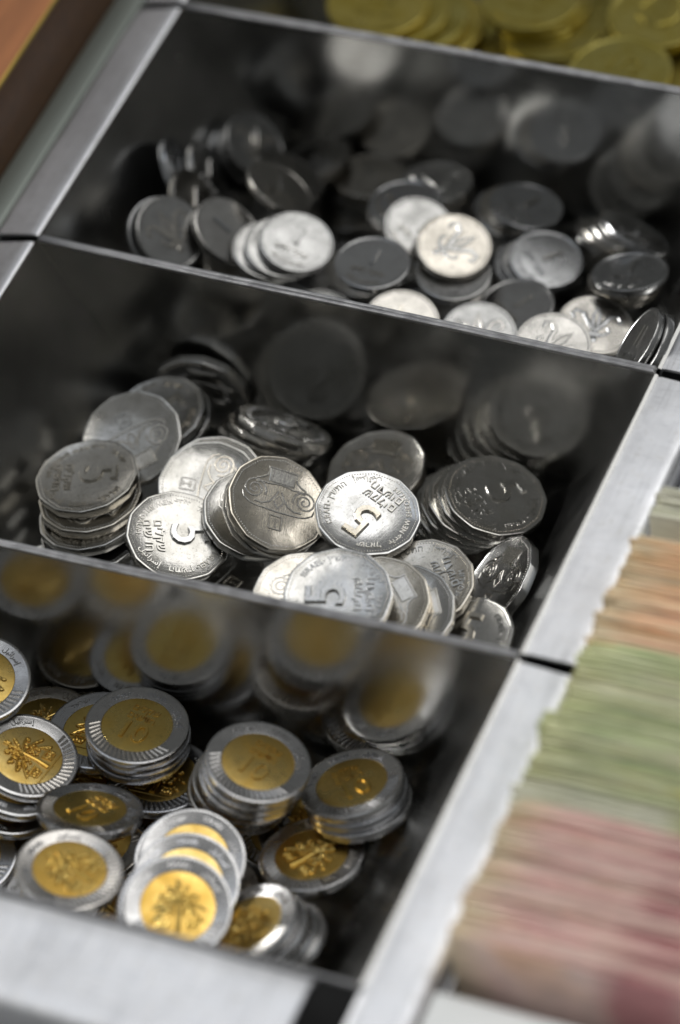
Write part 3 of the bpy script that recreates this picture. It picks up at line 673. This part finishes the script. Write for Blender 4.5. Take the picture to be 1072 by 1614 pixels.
GROUPS = {'5': 'twelve-sided silver coins in the middle bin', '10': 'two-colour coins in the nearest bin', '1': 'small silver coins in the second bin from the back', 'h': 'dull yellow coins in the farthest bin'}
FILL = {'5': 'twelve-sided silver coin lying deep in the middle bin, mostly covered by the coins above', '10': 'two-colour coin lying deep in the nearest bin, mostly covered by the coins above',
        '1': 'small silver coin lying deep in its bin, mostly covered by the coins above', 'h': 'dull yellow coin lying deep in the farthest bin, mostly covered by coins above'}
COINS = [   # kind, face, tag, place in its stack from the top, centre (mm), face normal, direction of the top of its design
 ('5','B','fill',0,(70.52,128.93,-52.60),(-0.1453,-0.0508,0.9881),(-0.3836,-0.9177,-0.1035)),
 ('5','B','fill',0,(91.42,157.45,-53.00),(0.0054,0.0246,0.9997),(0.9740,-0.2267,0.0003)),
 ('5','A','fill',0,(66.57,153.85,-51.40),(0.0612,0.0282,0.9977),(-0.5346,-0.8432,0.0566)),
 ('5','B','fill',0,(47.83,126.01,-51.80),(-0.0087,-0.0133,0.9999),(-0.9172,-0.3983,-0.0133)),
 ('5','A','fill',0,(66.30,154.61,-57.00),(0.0045,-0.0015,1.0000),(0.9440,-0.3300,-0.0047)),
 ('5','B','rightstack',5,(104.89,158.61,-49.31),(0.2786,0.0993,0.9553),(-0.6886,0.7140,0.1266)),
 ('5','A','rightstack',4,(107.42,157.74,-47.08),(0.2757,0.1305,0.9524),(0.6191,-0.7820,-0.0721)),
 ('5','B','rightstack',3,(109.52,157.45,-44.82),(0.3025,0.1051,0.9473),(-0.5034,0.8616,0.0652)),
 ('5','B','rightstack',2,(111.67,157.10,-42.55),(0.3284,0.1042,0.9388),(-0.8842,0.3836,0.2668)),
 ('5','B','rightstack',1,(114.29,157.24,-40.87),(0.3177,0.1124,0.9415),(0.3938,-0.9189,-0.0231)),
 ('5','A','rightstack',0,(116.50,156.97,-38.82),(0.3018,0.1021,0.9479),(0.5411,0.8002,-0.2584)),
 ('5','B','deepvolute',0,(58.20,125.25,-48.93),(0.0981,0.0501,0.9939),(-0.9613,0.2630,0.0816)),
 ('5','B','backlean',0,(37.52,168.53,-37.61),(0.1458,-0.9892,-0.0130),(0.1787,0.0134,0.9838)),
 ('5','B','wallstand',0,(126.02,135.13,-41.04),(-0.6438,-0.1782,0.7442),(0.2479,0.8715,0.4231)),
 ('5','A','wallstandfront',0,(129.24,108.58,-29.67),(-0.2166,-0.0832,0.9727),(0.1080,0.9882,0.1085)),
 ('5','A','tiltstack',2,(56.48,161.33,-41.92),(0.2034,0.6286,0.7507),(0.1095,-0.7765,0.6205)),
 ('5','A','tiltstack',1,(58.83,161.34,-38.97),(0.1796,0.6381,0.7487),(0.2177,-0.7680,0.6024)),
 ('5','A','tiltstack',0,(62.01,161.31,-35.85),(0.2165,0.6331,0.7432),(0.2471,0.7009,-0.6691)),
 ('5','B','brownback',0,(85.99,158.87,-40.88),(-0.1127,-0.0554,0.9921),(-0.0208,0.9984,0.0534)),
 ('5','B','upperleft',1,(34.10,154.66,-34.49),(-0.1263,-0.1047,0.9865),(0.6554,-0.7553,0.0038)),
 ('5','A','upperleft',0,(33.59,153.61,-31.73),(-0.1579,-0.0694,0.9850),(0.6612,0.7334,0.1577)),
 ('5','B','leftlean',0,(32.50,143.11,-28.81),(0.0410,-0.3308,0.9428),(0.6816,-0.6807,-0.2684)),
 ('5','A','frontleft',0,(30.53,104.22,-37.21),(0.1184,-0.0329,0.9924),(0.9307,0.3521,-0.0994)),
 ('5','B','leftstack',3,(33.79,116.68,-33.50),(-0.0359,0.0800,0.9961),(-0.3975,0.9134,-0.0877)),
 ('5','A','leftstack',2,(32.39,119.52,-30.38),(-0.0741,0.0942,0.9928),(-0.9581,0.2696,-0.0971)),
 ('5','B','leftstack',1,(31.39,122.88,-27.85),(-0.0375,0.0668,0.9971),(0.9911,-0.1253,0.0457)),
 ('5','A','leftstack',0,(29.25,126.57,-25.49),(-0.0544,0.0501,0.9973),(0.9374,0.3467,0.0338)),
 ('5','A','whitevolute',1,(55.60,137.46,-31.26),(0.2207,-0.2063,0.9533),(0.3433,0.9313,0.1221)),
 ('5','B','whitevolute',0,(56.10,134.33,-29.47),(0.2288,-0.2079,0.9510),(0.9615,0.2008,-0.1874)),
 ('5','A','brightfive',0,(56.01,117.35,-27.60),(0.3723,0.0004,0.9281),(0.7974,0.5116,-0.3201)),
 ('5','B','emblemunder',0,(69.58,129.54,-29.07),(0.3309,-0.0010,0.9437),(-0.1849,0.9805,0.0659)),
 ('5','A','capital',1,(74.75,129.73,-25.79),(0.5648,-0.0532,0.8235),(0.7257,-0.4431,-0.5263)),
 ('5','B','capital',0,(76.11,129.59,-23.57),(0.5416,-0.0556,0.8388),(-0.2129,0.9562,0.2009)),
 ('5','A','behindfront',0,(115.39,119.33,-27.07),(-0.0217,-0.1020,0.9945),(-0.7826,-0.6173,-0.0804)),
 ('5','A','hero',0,(98.39,130.59,-21.18),(0.2367,0.0041,0.9716),(-0.2509,-0.9658,0.0651)),
 ('5','B','frontfanright',0,(114.87,109.62,-25.55),(-0.0053,-0.1478,0.9890),(0.8492,0.5216,0.0825)),
 ('5','B','frontfanmid',0,(109.69,108.36,-22.80),(0.0322,-0.1255,0.9916),(0.6998,0.7112,0.0673)),
 ('5','B','frontwhite',0,(96.42,101.65,-18.31),(0.2435,-0.0819,0.9664),(-0.2264,0.9641,0.1387)),
 ('5','A','frontfive',0,(103.74,103.09,-16.09),(0.1322,-0.1114,0.9849),(-0.9354,-0.3427,0.0868)),
 ('10','B','fill',0,(100.15,67.44,-55.40),(-0.0762,-0.1316,0.9884),(0.9520,0.2851,0.1113)),
 ('10','A','fill',0,(76.34,34.31,-55.00),(0.0103,0.0446,0.9989),(0.9626,-0.2709,0.0022)),
 ('10','A','fill',0,(59.75,34.40,-52.20),(0.0319,0.0668,0.9973),(-0.4202,-0.9044,0.0741)),
 ('10','A','fill',0,(60.46,51.79,-56.20),(-0.0006,0.0118,0.9999),(-0.1020,-0.9947,0.0116)),
 ('10','B','fill',0,(91.77,43.70,-52.20),(-0.0312,0.0745,0.9967),(0.8748,-0.4803,0.0633)),
 ('10','A','fill',0,(49.71,67.28,-53.00),(-0.0010,-0.1007,0.9949),(-0.6495,-0.7564,-0.0772)),
 ('10','A','fill',0,(73.97,66.23,-55.00),(0.1357,0.0545,0.9892),(-0.6793,0.7320,0.0529)),
 ('10','A','fill',0,(108.95,71.51,-51.00),(-0.0053,0.0047,1.0000),(0.0253,-0.9997,0.0049)),
 ('10','A','fill',0,(106.92,66.54,-51.00),(-0.0002,0.0009,1.0000),(-0.4138,0.9104,-0.0009)),
 ('10','A','deepcorner',0,(39.68,72.30,-47.09),(0.0397,0.1043,0.9938),(-0.5546,0.8295,-0.0649)),
 ('10','A','deepmid',0,(70.60,67.78,-49.09),(-0.0012,0.1330,0.9911),(-0.0385,0.9904,-0.1329)),
 ('10','A','lowright',0,(112.57,56.16,-46.73),(-0.0783,0.1635,0.9834),(0.5227,0.8467,-0.0992)),
 ('10','A','backleft',0,(53.43,72.85,-45.07),(0.0457,0.0780,0.9959),(-0.0226,0.9968,-0.0770)),
 ('10','A','tenstack',2,(64.34,71.39,-43.02),(0.1046,0.1168,0.9876),(-0.0531,0.9923,-0.1118)),
 ('10','B','tenstack',1,(64.81,71.76,-40.63),(0.1034,0.1464,0.9838),(-0.8455,-0.5081,0.1644)),
 ('10','B','tenstack',0,(64.81,71.95,-38.06),(0.1204,0.1203,0.9854),(0.0365,0.9914,-0.1255)),
 ('10','B','rightstack',2,(117.88,71.33,-45.28),(-0.1487,0.1799,0.9724),(-0.9361,-0.3427,-0.0797)),
 ('10','A','rightstack',1,(116.87,72.17,-43.21),(-0.1617,0.1698,0.9721),(-0.4189,0.8801,-0.2234)),
 ('10','B','rightstack',0,(115.93,72.87,-41.14),(-0.1687,0.1613,0.9724),(-0.6755,0.6995,-0.2332)),
 ('10','A','centrestack',4,(90.55,67.30,-45.99),(0.2078,0.1392,0.9682),(0.3231,-0.9440,0.0664)),
 ('10','B','centrestack',3,(91.86,67.45,-43.17),(0.2818,0.1659,0.9450),(-0.1232,-0.9705,0.2071)),
 ('10','A','centrestack',2,(95.61,65.47,-36.71),(0.2508,0.1497,0.9564),(0.9276,0.2454,-0.2816)),
 ('10','A','centrestack',1,(96.62,65.94,-34.52),(0.2447,0.1332,0.9604),(0.9422,0.2012,-0.2680)),
 ('10','B','centrestack',0,(97.57,66.46,-32.33),(0.2337,0.1393,0.9623),(0.1125,0.9792,-0.1690)),
 ('10','B','leanright',3,(114.19,33.17,-46.89),(-0.3602,0.0693,0.9303),(0.4305,-0.8723,0.2317)),
 ('10','B','leanright',2,(112.78,32.35,-44.62),(-0.3330,0.0750,0.9400),(-0.6334,0.7207,-0.2818)),
 ('10','B','leanright',1,(111.63,31.48,-41.93),(-0.3500,0.0185,0.9366),(0.4920,-0.8471,0.2006)),
 ('10','A','leanright',0,(109.83,31.34,-40.04),(-0.3577,0.0398,0.9330),(-0.3013,0.9408,-0.1556)),
 ('10','A','leftfront',0,(37.89,34.85,-47.28),(0.1976,-0.0121,0.9802),(-0.4208,0.9021,0.0959)),
 ('10','A','palmstack',2,(42.57,49.82,-43.09),(0.3026,0.1437,0.9422),(-0.6186,-0.7224,0.3089)),
 ('10','B','palmstack',1,(43.95,52.78,-39.45),(0.3488,0.1392,0.9268),(-0.0166,-0.9878,0.1546)),
 ('10','A','palmstack',0,(44.57,57.00,-37.77),(0.3311,0.1434,0.9327),(-0.9418,0.1108,0.3173)),
 ('10','A','leftedge',0,(28.59,68.92,-30.51),(0.2114,-0.0538,0.9759),(-0.4115,0.9008,0.1388)),
 ('10','B','darktilt',0,(64.99,47.27,-37.28),(0.0175,0.4494,0.8932),(0.3989,0.8160,-0.4184)),
 ('10','A','frontpalm',0,(71.48,26.75,-29.63),(0.2010,0.1952,0.9599),(-0.9684,0.1875,0.1646)),
 ('10','B','brightback',1,(88.24,44.97,-43.64),(0.2470,-0.1809,0.9520),(-0.2725,-0.9557,-0.1109)),
 ('10','B','brightback',0,(91.74,42.40,-37.91),(0.2489,-0.1772,0.9522),(0.1157,0.9815,0.1524)),
 ('10','A','brightmid',0,(93.51,35.60,-36.93),(0.2482,-0.1711,0.9535),(-0.3559,0.8993,0.2540)),
 ('10','A','brightfront',2,(94.00,27.11,-35.94),(0.2731,-0.2430,0.9308),(-0.0985,0.9554,0.2784)),
 ('10','B','brightfront',1,(95.10,26.80,-33.53),(0.2811,-0.1978,0.9391),(-0.2427,0.9321,0.2690)),
 ('10','A','brightfront',0,(96.91,26.12,-31.55),(0.2693,-0.1848,0.9452),(-0.3505,0.8953,0.2749)),
 ('1','B','fill',0,(78.59,221.15,-52.80),(0.0382,0.0462,0.9982),(-0.1281,-0.9905,0.0508)),
 ('1','B','fill',0,(85.89,230.13,-50.00),(0.2273,-0.0986,0.9688),(0.0362,0.9950,0.0928)),
 ('1','B','fill',0,(113.46,235.55,-52.00),(-0.2209,-0.0956,0.9706),(0.9605,-0.1939,0.1995)),
 ('1','B','fill',0,(58.34,212.58,-52.00),(-0.0432,-0.0698,0.9966),(0.4346,0.8969,0.0816)),
 ('1','B','fill',0,(41.86,225.54,-50.40),(-0.0106,-0.0977,0.9952),(-0.9141,0.4044,0.0300)),
 ('1','B','fill',0,(59.51,235.00,-51.60),(-0.0599,0.0236,0.9979),(0.6277,0.7782,0.0193)),
 ('1','B','fill',0,(82.01,243.28,-55.60),(-0.1079,-0.1563,0.9818),(0.8216,-0.5700,-0.0005)),
 ('1','A','fill',0,(46.33,245.65,-51.60),(-0.1439,0.0994,0.9846),(0.5680,0.8230,-0.0000)),
 ('1','B','fill',0,(98.76,243.13,-51.20),(-0.0339,0.0375,0.9987),(0.2931,0.9557,-0.0259)),
 ('1','A','fill',0,(65.77,218.36,-54.40),(0.0072,0.0081,0.9999),(0.9609,-0.2767,-0.0046)),
 ('1','B','fill',0,(99.99,241.07,-56.00),(-0.0945,-0.1085,0.9896),(0.4044,0.9042,0.1378)),
 ('1','B','mirrored',0,(83.67,239.04,-38.38),(0.3049,0.4383,0.8455),(-0.0291,0.8917,-0.4518)),
 ('1','B','shearstack',6,(107.40,245.09,-45.61),(0.3813,0.5282,0.7587),(-0.7025,-0.3679,0.6092)),
 ('1','B','shearstack',5,(109.70,244.19,-43.66),(0.3825,0.5458,0.7455),(-0.0146,-0.8032,0.5955)),
 ('1','B','shearstack',4,(111.86,243.37,-41.34),(0.4286,0.5355,0.7277),(0.4220,-0.8308,0.3629)),
 ('1','A','shearstack',3,(114.96,240.24,-37.18),(0.3284,0.5447,0.7716),(0.7412,-0.6550,0.1469)),
 ('1','A','shearstack',2,(117.73,239.10,-34.88),(0.3685,0.5419,0.7553),(0.0985,-0.8307,0.5479)),
 ('1','A','shearstack',1,(120.36,237.76,-32.03),(0.4550,0.5237,0.7202),(0.1959,-0.8478,0.4927)),
 ('1','A','shearstack',0,(122.85,235.79,-28.90),(0.3910,0.5308,0.7519),(-0.1931,0.8461,-0.4969)),
 ('1','A','backstack',4,(42.90,244.01,-48.66),(0.0026,0.1706,0.9853),(0.5003,-0.8534,0.1464)),
 ('1','B','backstack',3,(43.74,245.62,-46.99),(0.0202,0.1640,0.9863),(0.7099,-0.6969,0.1014)),
 ('1','B','backstack',2,(44.14,246.89,-44.63),(0.0323,0.1383,0.9899),(-0.1286,0.9827,-0.1331)),
 ('1','A','backstack',1,(46.07,246.81,-41.63),(0.0394,0.1538,0.9873),(-0.8325,0.5515,-0.0527)),
 ('1','A','backstack',0,(47.74,246.88,-38.46),(0.0522,0.1594,0.9858),(-0.3975,0.9089,-0.1259)),
 ('1','A','darkback',1,(68.08,243.25,-34.50),(-0.0040,0.1970,0.9804),(-0.3953,0.9003,-0.1825)),
 ('1','B','darkback',0,(67.93,243.60,-32.54),(0.0225,0.2012,0.9793),(-0.3879,0.9046,-0.1769)),
 ('1','A','farstack',2,(87.26,242.30,-36.46),(0.2062,0.2035,0.9571),(0.4188,-0.9024,0.1017)),
 ('1','A','farstack',1,(89.35,242.15,-34.89),(0.2016,0.1839,0.9620),(0.2930,-0.9485,0.1199)),
 ('1','A','farstack',0,(91.85,242.19,-33.49),(0.1888,0.1983,0.9618),(0.3300,0.9096,-0.2523)),
 ('1','A','rightstack',3,(118.42,232.13,-46.16),(-0.0784,0.2601,0.9624),(-0.7926,0.5692,-0.2184)),
 ('1','B','rightstack',2,(121.13,229.09,-40.41),(-0.1121,0.2491,0.9620),(-0.5568,0.7861,-0.2684)),
 ('1','B','rightstack',1,(125.69,221.55,-29.36),(-0.0609,0.2458,0.9674),(-0.8645,-0.4975,0.0719)),
 ('1','A','rightstack',0,(127.97,219.18,-24.36),(-0.0758,0.2485,0.9657),(-0.0669,0.9650,-0.2536)),
 ('1','A','midstack',2,(98.08,228.04,-38.05),(0.2073,0.0554,0.9767),(0.8315,-0.5360,-0.1460)),
 ('1','A','midstack',1,(100.51,227.77,-36.46),(0.2126,0.0199,0.9769),(-0.2127,0.9768,0.0264)),
 ('1','A','midstack',0,(102.42,227.64,-34.68),(0.2056,0.0204,0.9784),(0.6207,0.7703,-0.1465)),
 ('1','B','frontright',0,(124.71,203.70,-27.30),(0.2166,0.0226,0.9760),(-0.2187,0.9754,0.0259)),
 ('1','A','deepfront',0,(102.18,209.64,-32.70),(-0.0156,0.0066,0.9999),(0.5636,0.8260,0.0034)),
 ('1','B','extraback',1,(31.80,230.63,-42.08),(0.0668,0.1717,0.9829),(-0.5867,0.8035,-0.1005)),
 ('1','A','extraback',0,(31.39,229.64,-39.61),(0.0277,0.1152,0.9930),(-0.0652,0.9914,-0.1132)),
 ('1','B','extramid',1,(66.27,228.22,-27.99),(0.0260,0.1302,0.9911),(0.3367,-0.9347,0.1140)),
 ('1','A','extramid',0,(66.69,229.15,-26.19),(0.0241,0.1409,0.9897),(0.8158,0.5695,-0.1009)),
 ('1','A','brightbehind',0,(74.18,219.96,-24.48),(0.4610,-0.1250,0.8785),(0.3327,0.9422,-0.0405)),
 ('1','A','undercentre',0,(86.42,210.60,-26.60),(0.1322,0.0012,0.9912),(0.0270,0.9996,-0.0048)),
 ('1','B','centrelily',0,(84.90,215.82,-23.01),(0.2586,-0.1155,0.9590),(0.6645,0.7419,-0.0898)),
 ('1','A','darkmid',1,(53.82,224.69,-48.06),(0.0955,0.0484,0.9943),(0.5899,-0.8073,-0.0173)),
 ('1','A','darkmid',0,(69.36,203.38,-20.79),(0.0968,0.0609,0.9934),(-0.0155,0.9981,-0.0597)),
 ('1','B','railblue',0,(98.54,195.22,-28.82),(0.1858,-0.1556,0.9702),(-0.3347,0.9183,0.2114)),
 ('1','B','railblueright',0,(118.60,192.62,-24.38),(0.1816,-0.1351,0.9741),(0.5708,0.8211,0.0075)),
 ('1','A','railwhite',0,(81.40,190.73,-24.83),(0.2446,-0.1364,0.9600),(-0.3431,0.9138,0.2173)),
 ('1','A','railwhiteleft',0,(50.18,206.02,-47.78),(0.2055,-0.0570,0.9770),(-0.3712,0.9192,0.1317)),
 ('1','A','deepleft',0,(28.30,207.88,-39.71),(0.5884,0.2669,0.7633),(-0.0496,0.9541,-0.2953)),
 ('1','A','farleftedge',0,(12.42,216.96,-17.35),(0.8818,0.4025,0.2459),(-0.4161,0.9093,0.0037)),
 ('1','A','leftedge',0,(15.74,224.24,-24.23),(0.8932,0.3323,0.3030),(-0.3863,0.9119,0.1388)),
 ('1','A','leftedgelow',0,(20.35,208.70,-18.29),(0.8813,0.2274,0.4143),(-0.3567,0.8951,0.2674)),
 ('1','B','backpair',1,(32.73,245.94,-37.63),(-0.2584,0.1683,0.9513),(-0.9437,0.1665,-0.2858)),
 ('1','A','backpair',0,(33.92,246.68,-35.52),(-0.2493,0.1603,0.9551),(-0.4153,0.8732,-0.2550)),
 ('1','A','bigtilt',1,(18.27,241.73,-31.81),(0.7461,0.0462,0.6643),(-0.0433,-0.9921,0.1176)),
 ('1','B','bigtilt',0,(20.15,241.69,-29.22),(0.7592,0.0556,0.6485),(-0.3360,0.8868,0.3173)),
 ('1','A','brownedge',0,(34.62,232.34,-26.66),(0.4335,0.4639,0.7726),(-0.4207,0.8623,-0.2817)),
 ('1','A','tiltdark',0,(38.00,220.22,-19.48),(0.5208,0.3641,0.7722),(-0.4156,0.8982,-0.1432)),
 ('1','A','lilyleft',1,(20.01,193.18,-13.23),(0.7002,-0.2014,0.6850),(-0.5491,-0.7651,0.3363)),
 ('1','B','lilyleft',0,(22.37,193.16,-12.22),(0.7099,-0.1454,0.6891),(-0.6008,0.3856,0.7002)),
 ('1','A','silverleft',0,(32.59,201.70,-17.32),(0.6410,0.0934,0.7619),(-0.7676,0.0786,0.6361)),
 ('1','A','silverbig',2,(43.99,200.33,-19.96),(0.2986,0.0198,0.9542),(-0.0247,-0.9993,0.0285)),
 ('1','A','silverbig',1,(47.24,201.06,-18.75),(0.3024,-0.0230,0.9529),(0.8863,-0.3611,-0.2900)),
 ('1','A','silverbig',0,(50.46,202.60,-17.69),(0.3061,-0.0097,0.9520),(0.0073,0.9999,0.0078)),
 ('1','B','rightedge',1,(148.53,180.52,-4.92),(-0.7838,-0.1708,0.5971),(-0.4429,0.8277,-0.3446)),
 ('1','A','rightedge',0,(145.78,181.28,-4.75),(-0.7621,-0.1479,0.6304),(0.3059,0.7758,0.5518)),
 ('h','B','fill',0,(58.64,295.22,-38.40),(0.0357,-0.0454,0.9983),(-0.0671,0.9966,0.0477)),
 ('h','A','fill',0,(99.63,309.67,-39.20),(0.1316,0.0215,0.9911),(-0.1938,-0.9799,0.0470)),
 ('h','A','fill',0,(70.76,321.21,-39.20),(0.0372,0.0125,0.9992),(-0.9715,0.2346,0.0333)),
 ('h','A','fill',0,(73.09,295.17,-34.40),(-0.0182,0.0047,0.9998),(-0.9677,0.2515,-0.0188)),
 ('h','A','rearright',0,(116.74,290.12,-30.52),(-0.0240,0.0088,0.9997),(0.0475,0.9988,-0.0076)),
 ('h','B','leftpile',3,(46.71,295.99,-31.07),(0.0326,0.0077,0.9994),(-0.6023,0.7981,0.0135)),
 ('h','A','leftpile',2,(42.55,294.37,-28.67),(0.0306,0.0321,0.9990),(-0.8521,0.5233,0.0093)),
 ('h','B','leftpile',1,(37.89,293.68,-26.43),(0.0170,0.0067,0.9998),(-0.2467,0.9691,-0.0023)),
 ('h','A','leftpile',0,(33.50,292.37,-23.71),(0.0694,0.0209,0.9974),(-0.1508,0.9885,-0.0102)),
 ('h','B','midlow',1,(76.09,300.88,-32.05),(0.0089,0.0640,0.9979),(0.9392,-0.3431,0.0136)),
 ('h','B','midlow',0,(77.23,300.48,-29.68),(-0.0192,0.0481,0.9987),(-0.0004,0.9988,-0.0481)),
 ('h','A','midtop',1,(71.35,306.21,-27.91),(-0.0001,0.0283,0.9996),(-0.6482,-0.7612,0.0215)),
 ('h','A','midtop',0,(69.79,305.83,-25.70),(0.0227,0.0303,0.9993),(0.0025,0.9995,-0.0304)),
 ('h','B','righttop',1,(102.17,307.26,-27.77),(-0.0575,-0.0031,0.9983),(-0.5916,-0.8054,-0.0366)),
 ('h','B','righttop',0,(103.62,307.13,-25.24),(-0.0125,-0.0061,0.9999),(0.0446,0.9990,0.0066)),
 ('h','A','frontright',0,(102.23,282.20,-23.28),(-0.0117,0.0091,0.9999),(0.0350,0.9993,-0.0086)),
]
for kind, face, tg, i, P, n, up in COINS:
    if tg == 'fill': place_coin(kind, face, P, n, up, FILL[kind], GROUPS[kind] + ', deep in the heap')
    else:
        top, stack = LAB[kind][tg]
        place_coin(kind, face, P, n, up, top if i == 0 else '%s coin from the top of %s' % (ORD[i], stack), GROUPS[kind])
